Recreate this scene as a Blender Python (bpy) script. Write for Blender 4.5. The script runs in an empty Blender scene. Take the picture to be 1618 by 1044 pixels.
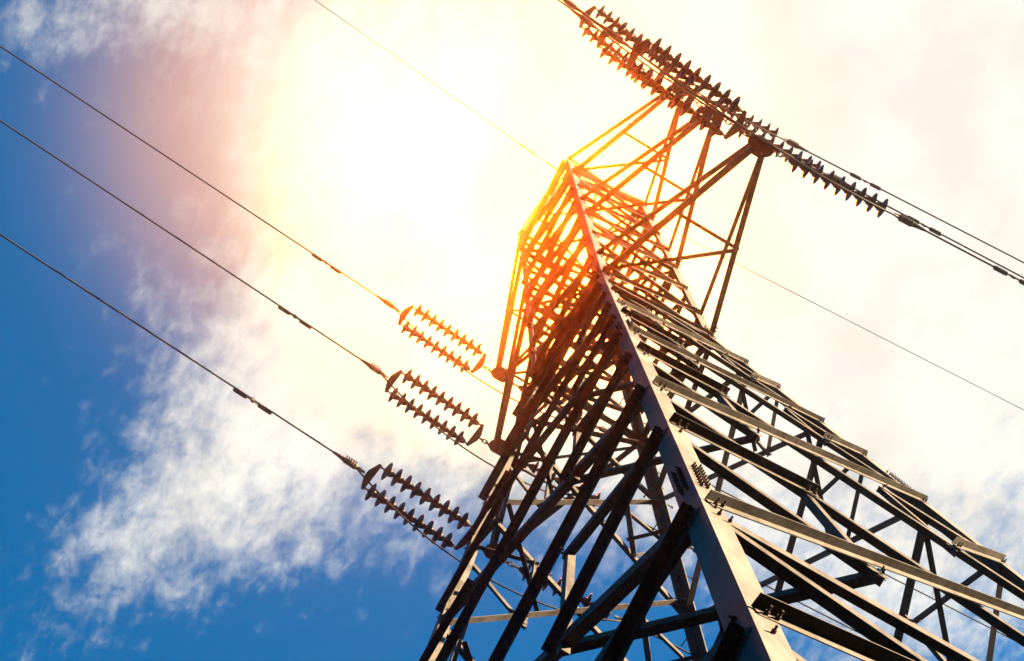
import bpy, bmesh, math, random
from mathutils import Vector, Matrix
random.seed(7)
C = bpy.context.scene.collection
D = bpy.data
R = math.radians

# ------------------------------------------------------------------ camera
CAMP = Vector((5.2282, -5.7403, 1.6))
YAW, PITCH, ROLL = 2.5177, 1.2747, -0.0832
fw = Vector((math.cos(PITCH) * math.cos(YAW), math.cos(PITCH) * math.sin(YAW), math.sin(PITCH)))
r0 = Vector((math.sin(YAW), -math.cos(YAW), 0))
u0 = r0.cross(fw)
ri = math.cos(ROLL) * r0 + math.sin(ROLL) * u0
up = -math.sin(ROLL) * r0 + math.cos(ROLL) * u0
cd = D.cameras.new('camera')
cam = D.objects.new('camera', cd)
C.objects.link(cam)
cd.sensor_fit = 'HORIZONTAL'
cd.sensor_width = 36
cd.lens = 2567.56 / 1618 * 36
cd.clip_end = 20000
m = Matrix.Identity(4)
for i in range(3):
    m[i][0], m[i][1], m[i][2], m[i][3] = ri[i], up[i], -fw[i], CAMP[i]
cam.matrix_world = m
bpy.context.scene.camera = cam

# ------------------------------------------------------------------ light, exposure, sky
sc = bpy.context.scene
sc.view_settings.view_transform = 'Standard'
sc.view_settings.look = 'None'
sc.cycles.diffuse_bounces = 0
sc.view_settings.exposure = 2.2
SUN_DIR = Vector((0.52, 0.70, 0.48)).normalized()
sl = D.lights.new('sun', 'SUN')
sl.energy = 5.0
sl.angle = R(0.53)
sl.color = (1.0, 0.69, 0.40)
so = D.objects.new('sun', sl)
C.objects.link(so)
so.rotation_euler = SUN_DIR.to_track_quat('Z', 'Y').to_euler()

def build_world():
    w = D.worlds.new('World')
    sc.world = w
    w.use_nodes = True
    nt = w.node_tree
    nt.nodes.clear()
    N, L = nt.nodes.new, nt.links.new
    def math_(op, a, b=None, c=None, clamp=False):
        n = N('ShaderNodeMath'); n.operation = op; n.use_clamp = clamp
        for k, v in enumerate((a, b, c)):
            if v is None: continue
            if isinstance(v, (int, float)): n.inputs[k].default_value = v
            else: L(v, n.inputs[k])
        return n.outputs[0]
    def vec(op, a, b=None):
        n = N('ShaderNodeVectorMath'); n.operation = op
        for k, v in enumerate((a, b)):
            if v is None: continue
            if isinstance(v, (tuple, Vector)): n.inputs[k].default_value = tuple(v)
            else: L(v, n.inputs[k])
        return n
    def mixc(f, a, b, mode='MIX'):
        n = N('ShaderNodeMix'); n.data_type = 'RGBA'; n.blend_type = mode; n.clamp_factor = True
        if isinstance(f, (int, float)): n.inputs[0].default_value = f
        else: L(f, n.inputs[0])
        for k, v in ((6, a), (7, b)):
            if isinstance(v, tuple): n.inputs[k].default_value = (*v, 1)
            else: L(v, n.inputs[k])
        return n.outputs[2]
    def smooth(x, lo, hi):
        n = N('ShaderNodeMapRange'); n.interpolation_type = 'SMOOTHSTEP'
        L(x, n.inputs[0]); n.inputs[1].default_value = lo; n.inputs[2].default_value = hi
        return n.outputs[0]
    tc = N('ShaderNodeTexCoord')
    d = tc.outputs['Generated']
    sky = N('ShaderNodeTexSky')
    sky.sky_type = 'NISHITA'
    sky.sun_disc = False
    sky.sun_elevation = math.asin(SUN_DIR.z)
    sky.sun_rotation = math.atan2(SUN_DIR.x, SUN_DIR.y)
    sky.air_density = 1.0
    sky.dust_density = 0.4
    sky.ozone_density = 3.0
    blue = vec('MULTIPLY', sky.outputs[0], SKY_TINT).outputs[0]
    # a cloud layer: project each direction on a horizontal sheet far overhead
    sep = N('ShaderNodeSeparateXYZ'); L(d, sep.inputs[0])
    zc = math_('MAXIMUM', sep.outputs[2], 0.08)
    cu = math_('DIVIDE', sep.outputs[0], zc)
    cv = math_('DIVIDE', sep.outputs[1], zc)
    cmb = N('ShaderNodeCombineXYZ'); L(cu, cmb.inputs[0]); L(cv, cmb.inputs[1])
    uv = cmb.outputs[0]
    def noise(scale, detail, rough, off, stretch=None, warp=0.0):
        mp = N('ShaderNodeMapping')
        L(uv, mp.inputs[0])
        mp.inputs['Location'].default_value = off
        if stretch:
            mp.inputs['Rotation'].default_value = (0, 0, stretch[0])
            mp.inputs['Scale'].default_value = (stretch[1], stretch[2], 1)
        n = N('ShaderNodeTexNoise'); n.noise_dimensions = '2D'
        L(mp.outputs[0], n.inputs['Vector'])
        n.inputs['Scale'].default_value = scale; n.inputs['Detail'].default_value = detail
        n.inputs['Roughness'].default_value = rough; n.inputs['Distortion'].default_value = warp
        return n.outputs[0]
    def lin(a, b, c):            # a*u + b*v + c
        return math_('ADD', math_('ADD', math_('MULTIPLY', cu, a), math_('MULTIPLY', cv, b)), c)
    def blob(u0_, v0_, ru, rv, ang):
        ca, sa = math.cos(ang), math.sin(ang)
        p = lin(ca / ru, sa / ru, -(ca * u0_ + sa * v0_) / ru)
        q = lin(-sa / rv, ca / rv, -(-sa * u0_ + ca * v0_) / rv)
        e = math_('ADD', math_('MULTIPLY', p, p), math_('MULTIPLY', q, q))
        return math_('POWER', 2.718, math_('MULTIPLY', e, -1.0))
    cover = None
    for b in CLOUDS:
        t = math_('MULTIPLY', blob(*b[1:]), b[0])
        cover = t if cover is None else math_('ADD', cover, t)
    puffs = noise(32.0, 10.0, 0.58, (3.1, 1.7, 0), (STREAK, 0.8, 1.25), 0.15)
    big = noise(7.0, 6.0, 0.55, (0.4, 6.2, 0), None, 0.1)
    fine = noise(75.0, 9.0, 0.66, (9.4, 2.2, 0), (STREAK, 0.8, 1.2), 0.2)
    tex = math_('ADD', math_('ADD', math_('MULTIPLY', math_('SUBTRACT', puffs, 0.5), 1.9),
                              math_('MULTIPLY', math_('SUBTRACT', big, 0.5), 1.6)),
                math_('MULTIPLY', math_('SUBTRACT', fine, 0.5), 1.9))
    a = math_('ADD', math_('ADD', cover, COVER0), math_('MULTIPLY', tex, 0.60))
    amount = smooth(a, -0.20, 1.30)
    mott = noise(15.0, 5.0, 0.5, (5.5, 0.9, 0), None, 0.1)
    shade = smooth(math_('ADD', math_('ADD', math_('MULTIPLY', math_('SUBTRACT', big, 0.5), 0.8), math_('MULTIPLY', math_('SUBTRACT', mott, 0.5), 1.5)),
                         math_('MULTIPLY', math_('SUBTRACT', puffs, 0.5), 0.35)), -0.38, 0.30)
    white = mixc(shade, CLOUD_DARK, CLOUD_LIGHT)
    # peach flare glow painted into the sky colour, fading with angle
    dn = vec('NORMALIZE', d).outputs[0]
    cosg = vec('DOT_PRODUCT', dn, VEIL_DIR).outputs['Value']
    ang = math_('ARCCOSINE', math_('MINIMUM', cosg, 0.999999))
    a4 = math_('POWER', math_('DIVIDE', ang, R(VEIL)), 4.0)
    veil = math_('MULTIPLY', math_('POWER', 2.718, math_('MULTIPLY', a4, -1.0)), 0.92)
    vr = N('ShaderNodeValToRGB')
    L(math_('DIVIDE', ang, R(12.0)), vr.inputs[0])
    while len(vr.color_ramp.elements) < 4: vr.color_ramp.elements.new(0.5)
    for e, (p, c) in zip(vr.color_ramp.elements, ((0.12, (1, .94, .85)), (0.32, (1, .76, .60)), (0.52, (.93, .53, .37)), (1.0, (.86, .50, .37)))):
        e.position = p; e.color = (*c, 1)
    vcol = vec('SCALE', vr.outputs[0]); vcol.inputs['Scale'].default_value = 4.35
    col = mixc(veil, blue, vcol.outputs[0])
    white = mixc(math_('MULTIPLY', veil, 0.15), white, vec('MULTIPLY', vcol.outputs[0], (1.12, 1.2, 1.3)).outputs[0])
    col = mixc(amount, col, white)
    # sky below the view is darkened to cut its fill on the steel
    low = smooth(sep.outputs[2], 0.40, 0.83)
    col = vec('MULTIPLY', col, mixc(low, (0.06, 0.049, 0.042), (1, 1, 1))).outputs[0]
    # flare glow painted round the bright spot, then the added hot patch
    dn = vec('NORMALIZE', d).outputs[0]
    cosg = vec('DOT_PRODUCT', dn, GLOW_DIR).outputs['Value']
    ang = math_('ARCCOSINE', math_('MINIMUM', cosg, 0.999999))
    def g(sig): return math_('POWER', 2.718, math_('MULTIPLY', math_('MULTIPLY', ang, ang), -1.0 / (sig * sig)))
    total = col
    for sig, c in GLOWS:
        gl = vec('SCALE', c)
        L(g(R(sig)), gl.inputs['Scale'])
        total = vec('ADD', total, gl.outputs[0]).outputs[0]
    cosh = vec('DOT_PRODUCT', dn, HOT_DIR).outputs['Value']
    ang = math_('ARCCOSINE', math_('MINIMUM', cosh, 0.999999))
    for sig, c in HOTS:
        gl = vec('SCALE', c); L(g(R(sig)), gl.inputs['Scale'])
        total = vec('ADD', total, gl.outputs[0]).outputs[0]
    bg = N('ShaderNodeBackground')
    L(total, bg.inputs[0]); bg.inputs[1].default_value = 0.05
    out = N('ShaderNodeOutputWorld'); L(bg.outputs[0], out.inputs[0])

SKY_TINT = (0.005, 0.72, 0.98)
STREAK = 0.35
COVER0 = -0.28
VEIL = 8.6
VEIL_DIR = Vector((-0.1746, 0.0277, 0.984)).normalized()
GLOW_DIR = Vector((-0.172, 0.065, 0.983)).normalized()
HOT_DIR = Vector((-0.168, 0.139, 0.976)).normalized()
HOTS = [(3.35, (1900.0, 0, 0)), (4.05, (0, 132.0, 0)), (7.0, (0, 0, 0.33))]          # added orange hot patch that lights the haze over the tower
GLOWS = [(7.5, (0.25, 0.22, 0.15)), (1.5, (1, 1, 1.2))]
CLOUD_LIGHT = (4.65, 4.6, 4.15)
CLOUD_DARK = (4.15, 3.95, 3.5)
# weight, u, v (place on the cloud sheet), half widths, turn
CLOUDS = [
    (0.12, -0.266, 0.460, 0.129, 0.070, 1.04),
    (2.70, -0.031, 0.297, 0.286, 0.172, 1.03),
    (1.10, -0.206, 0.172, 0.125, 0.121, 1.03),
    (1.15, -0.339, 0.090, 0.140, 0.079, 0.35),
    (0.45, -0.492, 0.051, 0.140, 0.047, 0.19),
    (0.55, -0.178, -0.105, 0.087, 0.030, 1.12),
    (0.45, -0.227, -0.165, 0.026, 0.027, 1.57),
    (0.85, -0.184, 0.490, 0.162, 0.137, 1.04),
    (0.50, -0.244, 0.293, 0.137, 0.110, 1.04),
    (-0.35, -0.492, 0.245, 0.260, 0.053, 1.04),
    (-0.40, -0.419, -0.127, 0.080, 0.139, 1.03),
    (-0.35, -0.244, -0.057, 0.078, 0.059, 1.03),
    (0.30, -0.282, 0.508, 0.061, 0.043, 1.04),
]
build_world()

# ------------------------------------------------------------------ materials
def mat(name, base, rough=0.5, metal=0.0, spec=0.5):
    mt = D.materials.new(name); mt.use_nodes = True
    b = mt.node_tree.nodes['Principled BSDF']
    b.inputs['Base Color'].default_value = (*base, 1)
    b.inputs['Roughness'].default_value = rough
    b.inputs['Metallic'].default_value = metal
    b.inputs['Specular IOR Level'].default_value = spec
    return mt, mt.node_tree, b
def mottled(name, c1, c2, scale, rough=(0.45, 0.65), spec=0.4, bump=0.0, streak=True):
    mt, nt, b = mat(name, c1, 0.5, 0.0, spec)
    N, L = nt.nodes.new, nt.links.new
    tc = N('ShaderNodeTexCoord')
    n1 = N('ShaderNodeTexNoise'); n1.inputs['Scale'].default_value = scale; n1.inputs['Detail'].default_value = 7; n1.inputs['Roughness'].default_value = 0.62
    n2 = N('ShaderNodeTexNoise'); n2.inputs['Scale'].default_value = scale * 0.16; n2.inputs['Detail'].default_value = 4
    mp = N('ShaderNodeMapping')
    if streak: mp.inputs['Scale'].default_value = (1, 1, 0.35)
    L(tc.outputs['Object'], mp.inputs[0]); L(mp.outputs[0], n1.inputs['Vector']); L(tc.outputs['Object'], n2.inputs['Vector'])
    ad = N('ShaderNodeMath'); ad.operation = 'ADD'; L(n1.outputs[0], ad.inputs[0]); L(n2.outputs[0], ad.inputs[1])
    mr = N('ShaderNodeMapRange'); L(ad.outputs[0], mr.inputs[0]); mr.inputs[1].default_value = 0.80; mr.inputs[2].default_value = 1.20
    mx = N('ShaderNodeMix'); mx.data_type = 'RGBA'; L(mr.outputs[0], mx.inputs[0])
    mx.inputs[6].default_value = (*c1, 1); mx.inputs[7].default_value = (*c2, 1)
    L(mx.outputs[2], b.inputs['Base Color'])
    mr2 = N('ShaderNodeMapRange'); L(n1.outputs[0], mr2.inputs[0]); mr2.inputs[3].default_value = rough[0]; mr2.inputs[4].default_value = rough[1]
    L(mr2.outputs[0], b.inputs['Roughness'])
    if bump:
        bp = N('ShaderNodeBump'); bp.inputs['Strength'].default_value = bump; bp.inputs['Distance'].default_value = 0.004
        L(n1.outputs[0], bp.inputs['Height']); L(bp.outputs[0], b.inputs['Normal'])
    return mt
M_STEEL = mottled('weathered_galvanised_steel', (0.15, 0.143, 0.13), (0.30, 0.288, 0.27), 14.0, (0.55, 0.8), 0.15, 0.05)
M_LEG = mottled('leg_galvanised_steel', (0.24, 0.23, 0.212), (0.40, 0.385, 0.36), 11.0, (0.55, 0.8), 0.15, 0.05)
M_BOLT = mottled('rusty_bolt_steel', (0.06, 0.045, 0.035), (0.13, 0.10, 0.08), 30.0, (0.5, 0.7), 0.3)
M_FIT = mottled('fitting_steel', (0.12, 0.10, 0.085), (0.22, 0.19, 0.16), 25.0, (0.4, 0.6), 0.4)
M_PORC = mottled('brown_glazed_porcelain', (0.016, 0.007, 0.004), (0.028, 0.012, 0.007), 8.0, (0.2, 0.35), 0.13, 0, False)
M_WIRE = mottled('aged_aluminium_wire', (0.07, 0.065, 0.06), (0.12, 0.11, 0.10), 6.0, (0.5, 0.7), 0.3, 0, False)
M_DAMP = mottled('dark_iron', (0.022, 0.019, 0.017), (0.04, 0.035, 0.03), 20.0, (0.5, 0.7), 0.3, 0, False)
M_CONC = mottled('concrete', (0.28, 0.27, 0.25), (0.40, 0.39, 0.36), 5.0, (0.8, 0.95), 0.2, 0.2, False)
M_GND = mottled('dry_grass_and_soil', (0.014, 0.015, 0.008), (0.032, 0.028, 0.016), 1.2, (0.9, 1.0), 0.1, 0.3, False)

# ------------------------------------------------------------------ helpers
def obj(name, bm, material, parent=None, smooth=False, loc=None):
    me = D.meshes.new(name)
    bmesh.ops.recalc_face_normals(bm, faces=bm.faces)
    if smooth:
        for f in bm.faces: f.smooth = True
    bm.to_mesh(me); bm.free()
    for mm in (material if isinstance(material, (list, tuple)) else [material]): me.materials.append(mm)
    o = D.objects.new(name, me)
    C.objects.link(o)
    if parent: o.parent = parent
    return o
def empty(name, loc=(0, 0, 0), parent=None):
    o = D.objects.new(name, None); C.objects.link(o)
    o.empty_display_size = 0.3
    o.location = loc
    if parent: o.parent = parent
    return o
def tag(o, label=None, cat=None, group=None, kind=None):
    for k, v in (('label', label), ('category', cat), ('group', group), ('kind', kind)):
        if v: o[k] = v
    return o
def prism(bm, poly_a, poly_b, mi=0):
    va = [bm.verts.new(p) for p in poly_a]; vb = [bm.verts.new(p) for p in poly_b]
    n = len(va)
    fs = [bm.faces.new(va), bm.faces.new(vb[::-1])]
    for i in range(n): fs.append(bm.faces.new((va[i], vb[i], vb[(i + 1) % n], va[(i + 1) % n])))
    for f in fs: f.material_index = mi
def angle_bar(bm, p0, p1, d1, d2, b1, b2, t, mi=0):
    """an L section: its corner runs p0-p1, one flange reaches along d1 (width b1), the other along d2 (width b2)"""
    p0, p1 = Vector(p0), Vector(p1); ax = (p1 - p0).normalized()
    d1 = Vector(d1); d1 = (d1 - d1.dot(ax) * ax).normalized()
    d2 = Vector(d2); d2 = (d2 - d2.dot(ax) * ax - d2.dot(d1) * d1).normalized()
    pr = [(0, 0), (b1, 0), (b1, t), (t, t), (t, b2), (0, b2)]
    prism(bm, [p0 + a * d1 + b * d2 for a, b in pr], [p1 + a * d1 + b * d2 for a, b in pr], mi)
def ortho(ax):
    ax = Vector(ax).normalized()
    h = Vector((0, 0, 1)) if abs(ax.z) < 0.9 else Vector((1, 0, 0))
    a = h.cross(ax).normalized()
    return a, ax.cross(a)
def tube(bm, pts, rad, n=8, mi=0, cap=True):
    pts = [Vector(p) for p in pts]; rings = []
    a, b = ortho(pts[1] - pts[0])
    for i, p in enumerate(pts):
        t = (pts[min(i + 1, len(pts) - 1)] - pts[max(i - 1, 0)]).normalized()
        a = (a - a.dot(t) * t).normalized(); b = t.cross(a)
        rr = rad[i] if isinstance(rad, (list, tuple)) else rad
        rings.append([bm.verts.new(p + rr * (math.cos(2 * math.pi * k / n) * a + math.sin(2 * math.pi * k / n) * b)) for k in range(n)])
    for i in range(len(rings) - 1):
        for k in range(n):
            f = bm.faces.new((rings[i][k], rings[i][(k + 1) % n], rings[i + 1][(k + 1) % n], rings[i + 1][k])); f.material_index = mi
    if cap:
        bm.faces.new(rings[0][::-1]).material_index = mi; bm.faces.new(rings[-1]).material_index = mi
def ring(bm, c, axl, axw, ln, wd, rad, n=6, m_=16, mi=0):
    """a chain link: a stadium loop with its long side on axl"""
    axl, axw = Vector(axl).normalized(), Vector(axw).normalized(); nz = axl.cross(axw)
    loop = []
    for k in range(m_):
        t = 2 * math.pi * k / m_
        x = math.cos(t) * wd + (ln - wd) * (1 if math.cos(t) > 0 else -1) * (1 if abs(math.cos(t)) > 1e-6 else 0)
        loop.append(Vector(c) + axl * x + axw * math.sin(t) * wd)
    rs = []
    for k in range(m_):
        t = (loop[(k + 1) % m_] - loop[k - 1]).normalized(); s = nz.cross(t)
        rs.append([bm.verts.new(loop[k] + rad * (math.cos(2 * math.pi * j / n) * s + math.sin(2 * math.pi * j / n) * nz)) for j in range(n)])
    for k in range(m_):
        for j in range(n):
            f = bm.faces.new((rs[k][j], rs[k][(j + 1) % n], rs[(k + 1) % m_][(j + 1) % n], rs[(k + 1) % m_][j])); f.material_index = mi
def bolt(bm, p, nrm, r=0.017, h=0.034, mi=1):
    """a bolt end with its hexagonal nut standing proud of a plate"""
    nrm = Vector(nrm).normalized(); a, b = ortho(nrm); p = Vector(p)
    hexa = [p + r * (math.cos(k * math.pi / 3) * a + math.sin(k * math.pi / 3) * b) for k in range(6)]
    prism(bm, hexa, [q + nrm * h * 0.5 for q in hexa], mi)
    s = [p + nrm * h * 0.5 + 0.55 * r * (math.cos(k * math.pi / 3) * a + math.sin(k * math.pi / 3) * b) for k in range(6)]
    prism(bm, s, [q + nrm * h * 0.7 for q in s], mi)
def plate(bm, poly, nrm, t, mi=0):
    nrm = Vector(nrm).normalized()
    prism(bm, [Vector(p) - nrm * t / 2 for p in poly], [Vector(p) + nrm * t / 2 for p in poly], mi)

# ------------------------------------------------------------------ ground
bm = bmesh.new()
S = 6000
nseg = 24
for i in range(nseg):
    for j in range(nseg):
        x0, x1 = -S + 2 * S * i / nseg, -S + 2 * S * (i + 1) / nseg
        y0, y1 = -S + 2 * S * j / nseg, -S + 2 * S * (j + 1) / nseg
        bm.faces.new([bm.verts.new(p) for p in ((x0, y0, 0), (x1, y0, 0), (x1, y1, 0), (x0, y1, 0))])
bmesh.ops.remove_doubles(bm, verts=bm.verts, dist=0.01)
tag(obj('ground', bm, M_GND), kind='structure')

# ------------------------------------------------------------------ the lattice tower
Z0 = 24.5829                      # height of the lowest cross-arms, where the body changes its taper
T1, WT, WK, SL = 9.13, 0.931, 0.9797, 0.1314
def w_(z): return WK + (WT - WK) * z / T1 if z >= 0 else WK - SL * z
CORN = {'N': (1, -1), 'R': (1, 1), 'L': (-1, -1), 'F': (-1, 1)}
def leg(k, z):
    w = w_(z); return Vector((CORN[k][0] * w, CORN[k][1] * w, Z0 + z))
L_LOW = {1: 7.67, 2: 4.0, 3: 0.0}
L_TIE = {1: 9.13, 2: 5.25, 3: 1.21}
tower = empty('transmission_tower')
tag(tower, 'tall square steel lattice pylon with six cross-arms seen from beneath its near leg', 'pylon')
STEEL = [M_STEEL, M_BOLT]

# legs, their splices and footings
ZB = -24.2
for k in 'NRLF':
    sx, sy = CORN[k]
    bm = bmesh.new()
    for z0, z1, b, t in ((ZB, -14.2, .16, .016), (-14.2, -6.5, .155, .015), (-6.5, 0, .15, .014), (0, T1 + .06, .14, .013)):
        angle_bar(bm, leg(k, z0 + .004), leg(k, z1 - .004), (-sx, 0, 0), (0, -sy, 0), b, b, t)
    lg = obj('leg', bm, [M_LEG, M_BOLT], tower)
    for zs, b in ((-14.2, .135), (-6.5, .13), (0.05, .12)):
        bm = bmesh.new()
        p0, p1 = leg(k, zs - .34), leg(k, zs + .34)
        off = Vector((-sx * .0165, -sy * .0165, 0))
        angle_bar(bm, p0 + off, p1 + off, (-sx, 0, 0), (0, -sy, 0), b, b, .012)
        for i in range(8):
            z = zs - .27 + .075 * i
            for q in (.052, .098):
                zz = z + (.037 if q > .06 else 0)
                c = leg(k, zz)
                bolt(bm, c + Vector((0.001 * sx, -sy * q, 0)), (sx, 0, 0), .0115, .030)
                bolt(bm, c + Vector((-sx * q, 0.001 * sy, 0)), (0, sy, 0), .0115, .030)
        obj('splice_joint', bm, STEEL, lg)
    bm = bmesh.new()
    c = leg(k, ZB)
    for s0, s1, za, zb in ((.48, .38, -.15, .30), (.20, .20, .30, .36)):
        pa = [Vector((c.x + a * s0, c.y + b * s0, za)) for a, b in ((-1, -1), (1, -1), (1, 1), (-1, 1))]
        pb = [Vector((c.x + a * s1, c.y + b * s1, zb)) for a, b in ((-1, -1), (1, -1), (1, 1), (-1, 1))]
        prism(bm, pa, pb)
    obj('footing', bm, M_CONC, tower)
    if k == 'F':                                  # climbing pegs on the far leg
        bm = bmesh.new(); i = 0; z = -21.0
        while z < 8.6:
            c = leg(k, z); i += 1
            dirv = Vector((-sx * 0.25, sy, 0)) if i % 2 else Vector((sx, -sy * .25, 0))
            base = c + (Vector((-sx * .07, 0, 0)) if i % 2 else Vector((0, -sy * .07, 0)))
            dirv = Vector((0, sy, 0)) if i % 2 else Vector((sx, 0, 0))
            tube(bm, [base - dirv * .03, base + dirv * .17], .009, 6, 1)
            tube(bm, [base + dirv * .165, base + dirv * .185], .017, 6, 1)
            z += .42
        obj('climbing_peg', bm, STEEL, lg)['kind'] = 'stuff'

# the four lattice sides
NODES = [9.13, 7.67, 6.4, 5.25, 4.0, 2.6, 1.21, 0.0, -1.5, -4.2, -7.0, -10.7, -14.9, -19.6, -24.0]
SIDES = (('N', 'R'), ('R', 'F'), ('F', 'L'), ('L', 'N'))
def pt(a, b, t, z):              # t runs -1..1 from leg a to leg b
    A, B = leg(a, z), leg(b, z)
    return A.lerp(B, (t + 1) / 2)
def normal(a, b):
    A, B = CORN[a], CORN[b]
    return Vector(((A[0] + B[0]) / 2, (A[1] + B[1]) / 2, 0)).normalized()
def brace(name, parent, p0, p1, nrm, outside, top, b, t, bolts=2, lift=0.0, over=.04):
    """an angle bolted flat on the face plane; its free flange stands out of (or into) the tower along its top or bottom edge"""
    ax = (p1 - p0).normalized()
    p0, p1 = p0 - ax * over, p1 + ax * over
    nn = (nrm - nrm.dot(ax) * ax).normalized()
    inpl = ax.cross(nn)
    if inpl.z < 0: inpl = -inpl              # upwards in the plane of the face
    if not top: inpl = -inpl
    d2 = nn if outside else -nn
    base = (nrm * (.001 + lift)) if outside else (nrm * (-.017 - lift))
    o0, o1 = p0 + inpl * b * .5 + base, p1 + inpl * b * .5 + base
    bm = bmesh.new()
    angle_bar(bm, o0, o1, -inpl, d2, b, b, t)
    bd = d2 if outside else nn
    lift_b = t if outside else 0.0
    ln = (p1 - p0).length
    for s, pp in ((1, p0), (-1, p1)):
        for i in range(bolts):
            q = pp + ax * s * (.055 + .07 * i) + base - inpl * .0 + nn * (lift_b if outside else .017 + .001)
            bolt(bm, q - inpl * .008, nn, .012, .038 if outside else .03)
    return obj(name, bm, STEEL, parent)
for a, b in SIDES:
    fc = empty('lattice_side', parent=tower)
    n = normal(a, b)
    for i in range(len(NODES) - 1):
        zt, zb = NODES[i], NODES[i + 1]
        h = zt - zb
        bw = .075 if zt > 0.1 else (.085 if zt > -4.3 else .10)
        if a == 'N': bw *= .80 if zt > .1 else .66
        if a == 'L': bw *= .82 if zt < -4 else 1.12
        th = .008
        tl = 1 - .075 / w_(zb); tu = 1 - .075 / w_(zt)
        e0 = min(.12, h * .06)
        # outside diagonal: low on leg a, high on leg b; inside diagonal: the other way
        o_lo, o_hi = (-tl, zb + e0 * .2), (tu, zt - e0)
        i_hi, i_lo = (-tu, zt - e0 * 1.6), (tl, zb + e0 * .4)
        if a == 'F' and zt == -4.2: i_hi, i_lo = (-tu, zt + .22), (tl, zb - .12)
        brace('diagonal_brace', fc, pt(a, b, *o_lo), pt(a, b, *o_hi), n, True, True, bw, th)
        brace('diagonal_brace', fc, pt(a, b, *i_hi), pt(a, b, *i_lo), n, False, False, bw, th)
        if zt < -1 and zb > -23:
            def on_out(t): 
                f = (t - o_lo[0]) / (o_hi[0] - o_lo[0]); return pt(a, b, t, o_lo[1] + f * (o_hi[1] - o_lo[1]))
            def on_in(t):
                f = (t - i_hi[0]) / (i_lo[0] - i_hi[0]); return pt(a, b, t, i_hi[1] + f * (i_lo[1] - i_hi[1]))
            q = .47
            zm = zb + h * .55; tm = 1 - .07 / w_(zm)
            sb, st = (.065, .006) if h > 3.2 else (.055, .005)
            brace('secondary_brace', fc, pt(a, b, -tm, zm + .12), on_in(-q), n, True, True, sb * 1.1, st, 2)
            brace('secondary_brace', fc, pt(a, b, -tm, zm - .12), on_out(-q), n, False, False, sb, st, 1)
            brace('secondary_brace', fc, on_in(-q), on_out(-q), n, False, True, sb, st, 1, .012)
            brace('secondary_brace', fc, pt(a, b, tm, zm - .12), on_in(q), n, True, True, sb * 1.1, st, 2)
            brace('secondary_brace', fc, pt(a, b, tm, zm + .12), on_out(q), n, False, False, sb, st, 1)
            brace('secondary_brace', fc, on_out(q), on_in(q), n, False, True, sb, st, 1, .012)
    for z in (9.13, 7.67, 4.0, 0.0, -14.9):
        tl = 1 - .07 / w_(z)
        zz = z + (.02 if z > 9 else -.035)
        brace('horizontal_strut', fc, pt(a, b, -tl, zz), pt(a, b, tl, zz), n, False, True, .075, .007, 1, .010)
# inner corner struts between the sides
cg = empty('inner_bracing', parent=tower)
for i in range(8, len(NODES) - 2):
    zt, zb = NODES[i], NODES[i + 1]
    h = zt - zb; z = zb + h * .335
    for k in 'NRLF':
        sx, sy = CORN[k]; w = w_(z) - .05
        pa, pb = Vector((sx * w, sy * w * .43, Z0 + z)), Vector((sx * w * .43, sy * w, Z0 + z))
        bm = bmesh.new()
        bb = .07 if h > 4 else .055
        angle_bar(bm, pa, pb, (0, 0, 1), (-sx, -sy, 0), bb, bb, .006)
        obj('corner_strut', bm, STEEL, cg)
for z in (7.67, 4.0, 0.0, -14.9):
    for k1, k2, dz in (('N', 'F', -.09), ('R', 'L', -.16)):
        bm = bmesh.new()
        p, q = leg(k1, z + dz), leg(k2, z + dz)
        ax = (q - p).normalized()
        angle_bar(bm, p + ax * .10, q - ax * .10, (0, 0, 1), (-ax.y, ax.x, 0), .06, .06, .006)
        obj('cross_strut', bm, STEEL, cg)

# the earth-wire peak
pk = empty('earth_wire_peak', parent=tower)
APEX = Vector((0, 0, Z0 + 13.45))
for k in 'NRLF':
    sx, sy = CORN[k]
    bm = bmesh.new()
    top = APEX + Vector((sx * .09, sy * .09, 0))
    angle_bar(bm, leg(k, T1 + .03), top, (-sx, 0, 0), (0, -sy, 0), .09, .09, .008)
    obj('peak_leg', bm, STEEL, pk)
for a, b in SIDES:
    n = normal(a, b)
    lv = [0, .36, .68, .92]
    P_ = lambda k, f: leg(k, T1).lerp(APEX + Vector((CORN[k][0] * .09, CORN[k][1] * .09, 0)), f)
    for i in range(3):
        p, q = (P_(a, lv[i]), P_(b, lv[i + 1])) if i % 2 == 0 else (P_(b, lv[i]), P_(a, lv[i + 1]))
        ax = (q - p).normalized()
        bm = bmesh.new()
        angle_bar(bm, p + n * .002, q + n * .002, Vector((0, 0, 1)), n, .05, .05, .005)
        obj('peak_brace', bm, STEEL, pk)
bm = bmesh.new()
plate(bm, [APEX + Vector(v) for v in ((-.14, -.16, 0), (.14, -.16, 0), (.14, .16, 0), (-.14, .16, 0))], (0, 0, 1), .012)
plate(bm, [APEX + Vector(v) for v in ((0, -.20, -.08), (0, .20, -.08), (0, .20, .05), (0, -.20, .05))], (1, 0, 0), .014)
obj('peak_plate', bm, STEEL, pk)

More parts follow.
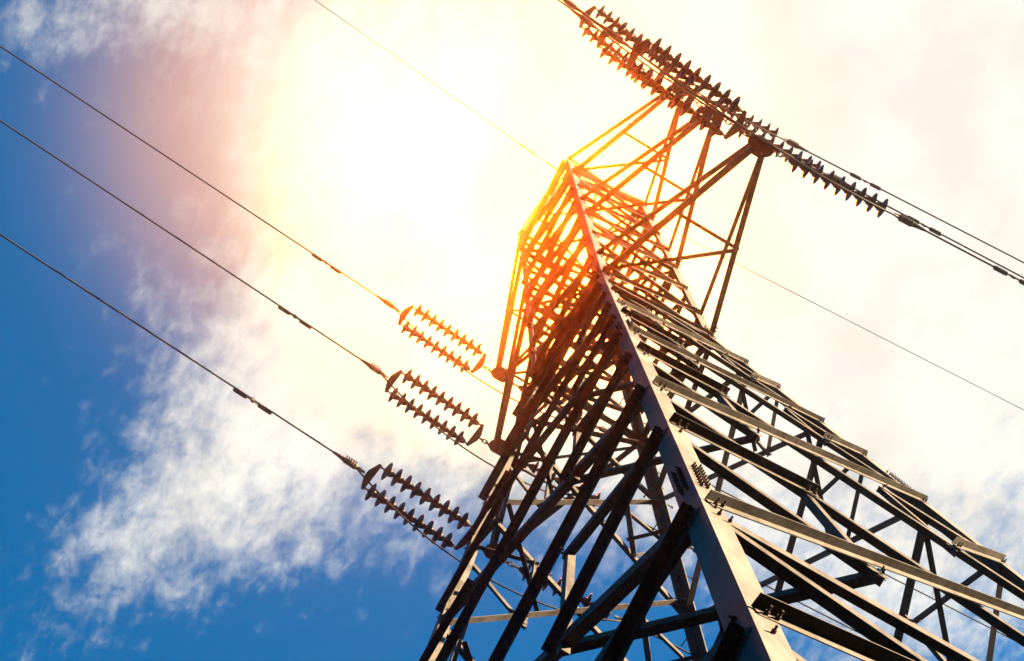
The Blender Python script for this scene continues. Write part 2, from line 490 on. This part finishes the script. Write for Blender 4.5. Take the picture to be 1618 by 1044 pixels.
# cross-arms
TIPX = {('A', 1): 3.42, ('A', 2): 3.52, ('A', 3): 3.77, ('B', 1): -3.30, ('B', 2): -3.46, ('B', 3): -3.70}
def tip(s, i): return Vector((TIPX[s, i], 0, Z0 + L_LOW[i]))
for s in 'AB':
    k1, k2 = ('N', 'R') if s == 'A' else ('F', 'L')
    sg = 1 if s == 'A' else -1
    for i in (1, 2, 3):
        arm = empty('cross_arm', parent=tower)
        tp = tip(s, i)
        zl, zt = L_LOW[i], L_TIE[i]
        for k in (k1, k2):
            sy = CORN[k][1]
            e = tp + Vector((-sg * .05, sy * .10, .02))
            root = leg(k, zl) + Vector((0, sy * .004, 0))
            bm = bmesh.new()
            angle_bar(bm, root, e, (0, -sy, 0), (0, 0, 1), .085, .085, .008)
            bolt(bm, root.lerp(e, .03) + Vector((0, sy * .001, .05)), (0, sy, 0)); bolt(bm, root.lerp(e, .05) + Vector((0, sy * .001, .05)), (0, sy, 0))
            obj('lower_chord', bm, STEEL, arm)
            root2 = leg(k, zt - .05) + Vector((0, sy * .004, 0))
            e2 = tp + Vector((-sg * .02, sy * .10, .13))
            bm = bmesh.new()
            angle_bar(bm, root2, e2, (0, -sy, 0), (0, 0, 1), .062, .062, .006)
            obj('upper_tie', bm, STEEL, arm)
        c1, c2 = [leg(k, zl).lerp(tp + Vector((-sg * .05, CORN[k][1] * .10, .02)), .47) for k in (k1, k2)]
        dz = Vector((0, 0, -.008))
        bm = bmesh.new(); angle_bar(bm, c1 + dz, c2 + dz, (sg, 0, 0), (0, 0, -1), .05, .05, .005)
        obj('arm_strut', bm, STEEL, arm)
        bm = bmesh.new(); angle_bar(bm, leg(k1, zl) + Vector((sg * .02, 0, -.016)), c2 + Vector((0, 0, -.016)), (sg, 0, 0), (0, 0, -1), .05, .05, .005)
        obj('arm_strut', bm, STEEL, arm)
        bm = bmesh.new()
        for dz in (-.012, ):
            poly = [(-.20, -.07), (-.20, .07), (-.09, .19), (.02, .21), (.09, .10), (.09, -.10), (.02, -.21), (-.09, -.19)]
            plate(bm, [tp + Vector((sg * x, y, dz)) for x, y in poly], (0, 0, 1), .016)
        plate(bm, [tp + Vector((-sg * .05, y, z)) for y, z in ((-.14, -.003), (.14, -.003), (.12, .16), (-.12, .16))], (1, 0, 0), .012)
        for y in (-.12, -.06, .06, .12): bolt(bm, tp + Vector((-sg * .13, y, -.02)), (0, 0, -1))
        obj('gusset_plate', bm, STEEL, arm)

# ------------------------------------------------------------------ insulators, conductors and jumpers
def disc_mesh():
    bm = bmesh.new(); n = 28
    prof = [(.000, -.100), (.026, -.100), (.036, -.088), (.040, -.060), (.050, -.050), (.054, -.020), (.062, -.006), (.088, .003), (.114, .012), (.131, .020), (.135, .026),
            (.131, .031), (.118, .027), (.108, .040), (.098, .026), (.086, .042), (.074, .028), (.062, .046), (.044, .034), (.034, .050), (.024, .075), (.0, .076)]
    rows = []
    for r, x in prof:
        if r < 1e-6: rows.append([bm.verts.new((0, x, 0))])
        else:
            r *= 1.14 if r > .06 else 1.18
            rows.append([bm.verts.new((r * math.cos(2 * math.pi * k / n), x, r * math.sin(2 * math.pi * k / n))) for k in range(n)])
    for i in range(len(rows) - 1):
        A, B = rows[i], rows[i + 1]
        for k in range(n):
            k2 = (k + 1) % n
            if len(A) == 1: f = bm.faces.new((A[0], B[k2], B[k]))
            elif len(B) == 1: f = bm.faces.new((A[k], A[k2], B[0]))
            else: f = bm.faces.new((A[k], A[k2], B[k2], B[k]))
            f.smooth = True
            f.material_index = 1 if i < 5 or i > 18 else 0
    bmesh.ops.recalc_face_normals(bm, faces=bm.faces)
    me = D.meshes.new('insulator_disc'); bm.to_mesh(me); bm.free()
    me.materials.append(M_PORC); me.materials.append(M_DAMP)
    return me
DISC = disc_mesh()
PITCH_D = .178
def frame(dirv):
    y = Vector(dirv).normalized(); x = y.cross(Vector((0, 0, 1))).normalized(); z = x.cross(y)
    mm = Matrix.Identity(4)
    for i in range(3): mm[i][0], mm[i][1], mm[i][2] = x[i], y[i], z[i]
    return mm
def discs(parent, y0, x, count=9):
    for k in range(count):
        o = D.objects.new('insulator_disc', DISC); C.objects.link(o); o.parent = parent
        o.location = (x, y0 + .072 + PITCH_D * k, 0)
        o.rotation_euler = (0, random.uniform(0, 6), 0)
def chain(parent, y0, y1):
    bm = bmesh.new()
    ln = (y1 - y0)
    k = 3
    hl = ln / k / 2 + .014
    for i in range(k):
        c = (0, y0 + ln * (i + .5) / k, 0)
        ring(bm, c, (0, 1, 0), (1, 0, 0) if i % 2 == 1 else (0, 0, 1), hl, .034 if i == 1 else .028, .0105)
    return obj('chain_link', bm, M_FIT, parent, True)
def yoke(parent, y, flip):
    bm = bmesh.new()
    s = -1 if flip else 1
    poly = [(-.245, y), (-.245, y + s * .05), (.245, y + s * .05), (.245, y), (.06, y - s * .075), (-.06, y - s * .075)]
    plate(bm, [(px, py, 0) for px, py in poly], (0, 0, 1), .018)
    for px in (-.21, .21): 
        tube(bm, [(px, y + s * .02, -.035), (px, y + s * .02, .035)], .014, 8)
        tube(bm, [(px, y + s * .015, 0), (px, y + s * .10, 0)], .016, 8)
    tube(bm, [(0, y - s * .035, -.04), (0, y - s * .035, .04)], .014, 8)
    return obj('yoke_plate', bm, M_FIT, parent)

SPAN = 150.0
KX = {('B', 2, -1): .009, ('B', 3, -1): .017, ('A', 1, 1): .010}
DAMP = {('B', 2, -1): .20, ('B', 3, -1): .28, ('A', 1, 1): .10, ('A', 2, 1): .22, ('A', 3, 1): .32}
def wire_dir(s, i, sgn):
    """plan direction and slope of the line leaving the tower: sgn -1 towards -y, +1 towards +y"""
    kx = .086 if sgn < 0 else (.058 if s == 'B' else .068)
    return kx + KX.get((s, i, sgn), 0), .055
def clamp_mesh(bm, d0):
    """bolted dead-end clamp along +y from d0, with its row of U-bolts"""
    tube(bm, [(0, d0, 0), (0, d0 + .06, 0), (0, d0 + .12, -.01), (0, d0 + .30, -.01), (0, d0 + .40, 0), (0, d0 + .52, 0)], [.020, .030, .046, .044, .030, .019], 10)
    plate(bm, [(0, d0 - .06, -.03), (0, d0 + .02, -.04), (0, d0 + .14, -.03), (0, d0 + .14, .03), (0, d0 + .02, .04), (0, d0 - .06, .03)], (1, 0, 0), .02)
    for i in range(5):
        y = d0 + .125 + .042 * i
        pts = [(-.045, y, .065), (-.045, y, -.03), (-.025, y, -.06), (.025, y, -.06), (.045, y, -.03), (.045, y, .065)]
        tube(bm, pts, .0085, 6)
        for px in (-.045, .045): bolt(bm, (px, y, .036), (0, 0, 1), .016, .04, 0)
def damper(parent, y, k=1.0):
    """vibration damper: two weights on a short cable held by a clamp under the conductor"""
    bm = bmesh.new()
    z = -.062 * k
    plate(bm, [(0, y - .03 * k, .03 * k), (0, y + .03 * k, .03 * k), (0, y + .025 * k, -.075 * k), (0, y - .025 * k, -.075 * k)], (1, 0, 0), .035 * k)
    tube(bm, [(0, y - .30 * k, z), (0, y + .30 * k, z)], .008 * k, 6)
    dmp = obj('vibration_damper', bm, M_FIT, parent)
    for s in (-1, 1):
        bm = bmesh.new()
        tube(bm, [(0, y + s * .10 * k, z), (0, y + s * .115 * k, z), (0, y + s * .31 * k, z), (0, y + s * .335 * k, z)], [.022 * k, .034 * k, .036 * k, .024 * k], 10)
        obj('damper_weight', bm, M_DAMP, dmp)

PLACE = {1: 'highest', 2: 'middle', 3: 'lowest'}
SIDE = {'A': 'right-hand', 'B': 'left-hand'}
def place(o, at, dirv):
    mm = frame(dirv); mm.translation = at
    o.matrix_world = mm
for s in 'AB':
    for i in (1, 2, 3):
        tp = tip(s, i)
        ends = {}
        for sgn in (-1, 1):
            kx, sl_ = wire_dir(s, i, sgn)
            dirv = Vector((kx, sgn, -sl_)).normalized()
            far = 'upper left' if sgn < 0 else 'lower right'
            at = tp + Vector((0, sgn * (.25 if (s, i, sgn) == ('B', 3, -1) else .20), -.015))
            if sgn < 0:
                st = empty('double_insulator_string')
                tag(st, 'twin row of brown insulator discs between yoke plates, %s on the %s arms' % (PLACE[i], SIDE[s]), 'insulator', 'twin insulator strings')
                chain(st, -.02, .20)
                yoke(st, .28, False)
                for x in (-.21, .21): discs(st, .40, x)
                yend = .40 + 9 * PITCH_D - .01
                yoke(st, yend + .09, True)
                cl0 = yend + .25
            else:
                st = empty('insulator_string')
                tag(st, 'single row of brown insulator discs heading lower right from the %s %s arm' % (PLACE[i], SIDE[s]), 'insulator', 'single insulator strings')
                chain(st, -.02, .20)
                bm = bmesh.new(); tube(bm, [(0, .19, 0), (0, .30, 0)], [.022, .018], 8); obj('socket_eye', bm, M_FIT, st)
                discs(st, .27, 0)
                yend = .27 + 9 * PITCH_D + .01
                cl0 = yend + .10
            place(st, at, dirv)
            # conductor
            cn = empty('overhead_conductor')
            tag(cn, 'dark conductor wire running to the %s from the %s %s arm' % (far, PLACE[i], SIDE[s]), 'power line', 'conductor wires')
            place(cn, at, dirv)
            bm = bmesh.new()
            pts = []
            for q in range(61):
                dd = cl0 + .30 + (SPAN - 3) * (q / 60) ** 1.6
                # local frame: along y, sag upwards from the tangent line
                pts.append((0, dd, dd * dd * sl_ / (SPAN * 2) - .0))
            tube(bm, pts, .0145, 8)
            obj('wire', bm, M_WIRE, cn, True)
            bm = bmesh.new(); clamp_mesh(bm, cl0); obj('tension_clamp', bm, M_FIT, cn)
            damper(cn, cl0 + 1.68 + DAMP.get((s, i, sgn), 0))
            ends[sgn] = at + frame(dirv) @ Vector((0, cl0 + .10, -.03))
        # jumper loop under the arm
        side = .10 if s == 'A' else -.04
        low = tp + Vector((side, 0, -.85))
        e0, e1 = ends[-1], ends[1]
        pts = []
        for q in range(41):
            t = q / 40
            p = e0.lerp(e1, t)
            y = 2 * t - 1
            dip = 1 - abs(y) ** 2.1
            p = p + Vector(((low.x - (e0.x + e1.x) / 2) * dip, 0, (low.z - (e0.z + e1.z) / 2) * dip))
            pts.append(p)
        bm = bmesh.new()
        tube(bm, [p for p in pts], .0145, 8)
        j = obj('jumper_cable', bm, M_WIRE, None, True)
        tag(j, 'slack jumper cable looping under the %s of the %s cross-arms' % (PLACE[i], SIDE[s]), 'cable', 'jumper cables')
# earth wire
for sgn, far in ((-1, 'upper left'), (1, 'lower right')):
    kx = .080 if sgn < 0 else .072
    dirv = Vector((kx, sgn, -.045)).normalized()
    g_ = empty('earth_wire')
    tag(g_, 'thin earth wire leaving the very top of the pylon towards the %s' % far, 'earth wire', 'earth wires')
    place(g_, APEX + Vector((0, sgn * .2, -.04)), dirv)
    bm = bmesh.new()
    tube(bm, [(0, .05 + (SPAN - 3) * (q / 60) ** 1.6, (.05 + (SPAN - 3) * (q / 60) ** 1.6) ** 2 * .045 / (SPAN * 2)) for q in range(61)], .008, 6)
    obj('wire', bm, M_WIRE, g_, True)
    bm = bmesh.new()
    ring(bm, (0, .04, 0), (0, 1, 0), (0, 0, 1), .06, .03, .009)
    tube(bm, [(0, .09, 0), (0, .14, 0), (0, .42, 0), (0, .50, 0)], [.012, .02, .017, .009], 8)
    obj('tension_clamp', bm, M_FIT, g_)
    if sgn < 0: damper(g_, 1.0, .6)

# ------------------------------------------------------------------ added haze
def build_haze():  # haze put in to spread the hot patch's orange veil over the tower top
    mt = D.materials.new('flare_veil_haze'); mt.use_nodes = True
    nt = mt.node_tree; nt.nodes.clear()
    v = nt.nodes.new('ShaderNodeVolumePrincipled')
    v.inputs['Color'].default_value = (0.96, 0.95, 0.94, 1)
    v.inputs['Density'].default_value = HAZE
    v.inputs['Anisotropy'].default_value = 0.992
    o = nt.nodes.new('ShaderNodeOutputMaterial')
    nt.links.new(v.outputs[0], o.inputs['Volume'])
    bm = bmesh.new()
    a, zb, zt = 6500, -1.0, 41.0
    prism(bm, [(-a, -a, zb), (a, -a, zb), (a, a, zb), (-a, a, zb)], [(-a, -a, zt), (a, -a, zt), (a, a, zt), (-a, a, zt)])
    h = obj('haze', bm, mt)
    tag(h, kind='stuff')
HAZE = 0.0024
build_haze()
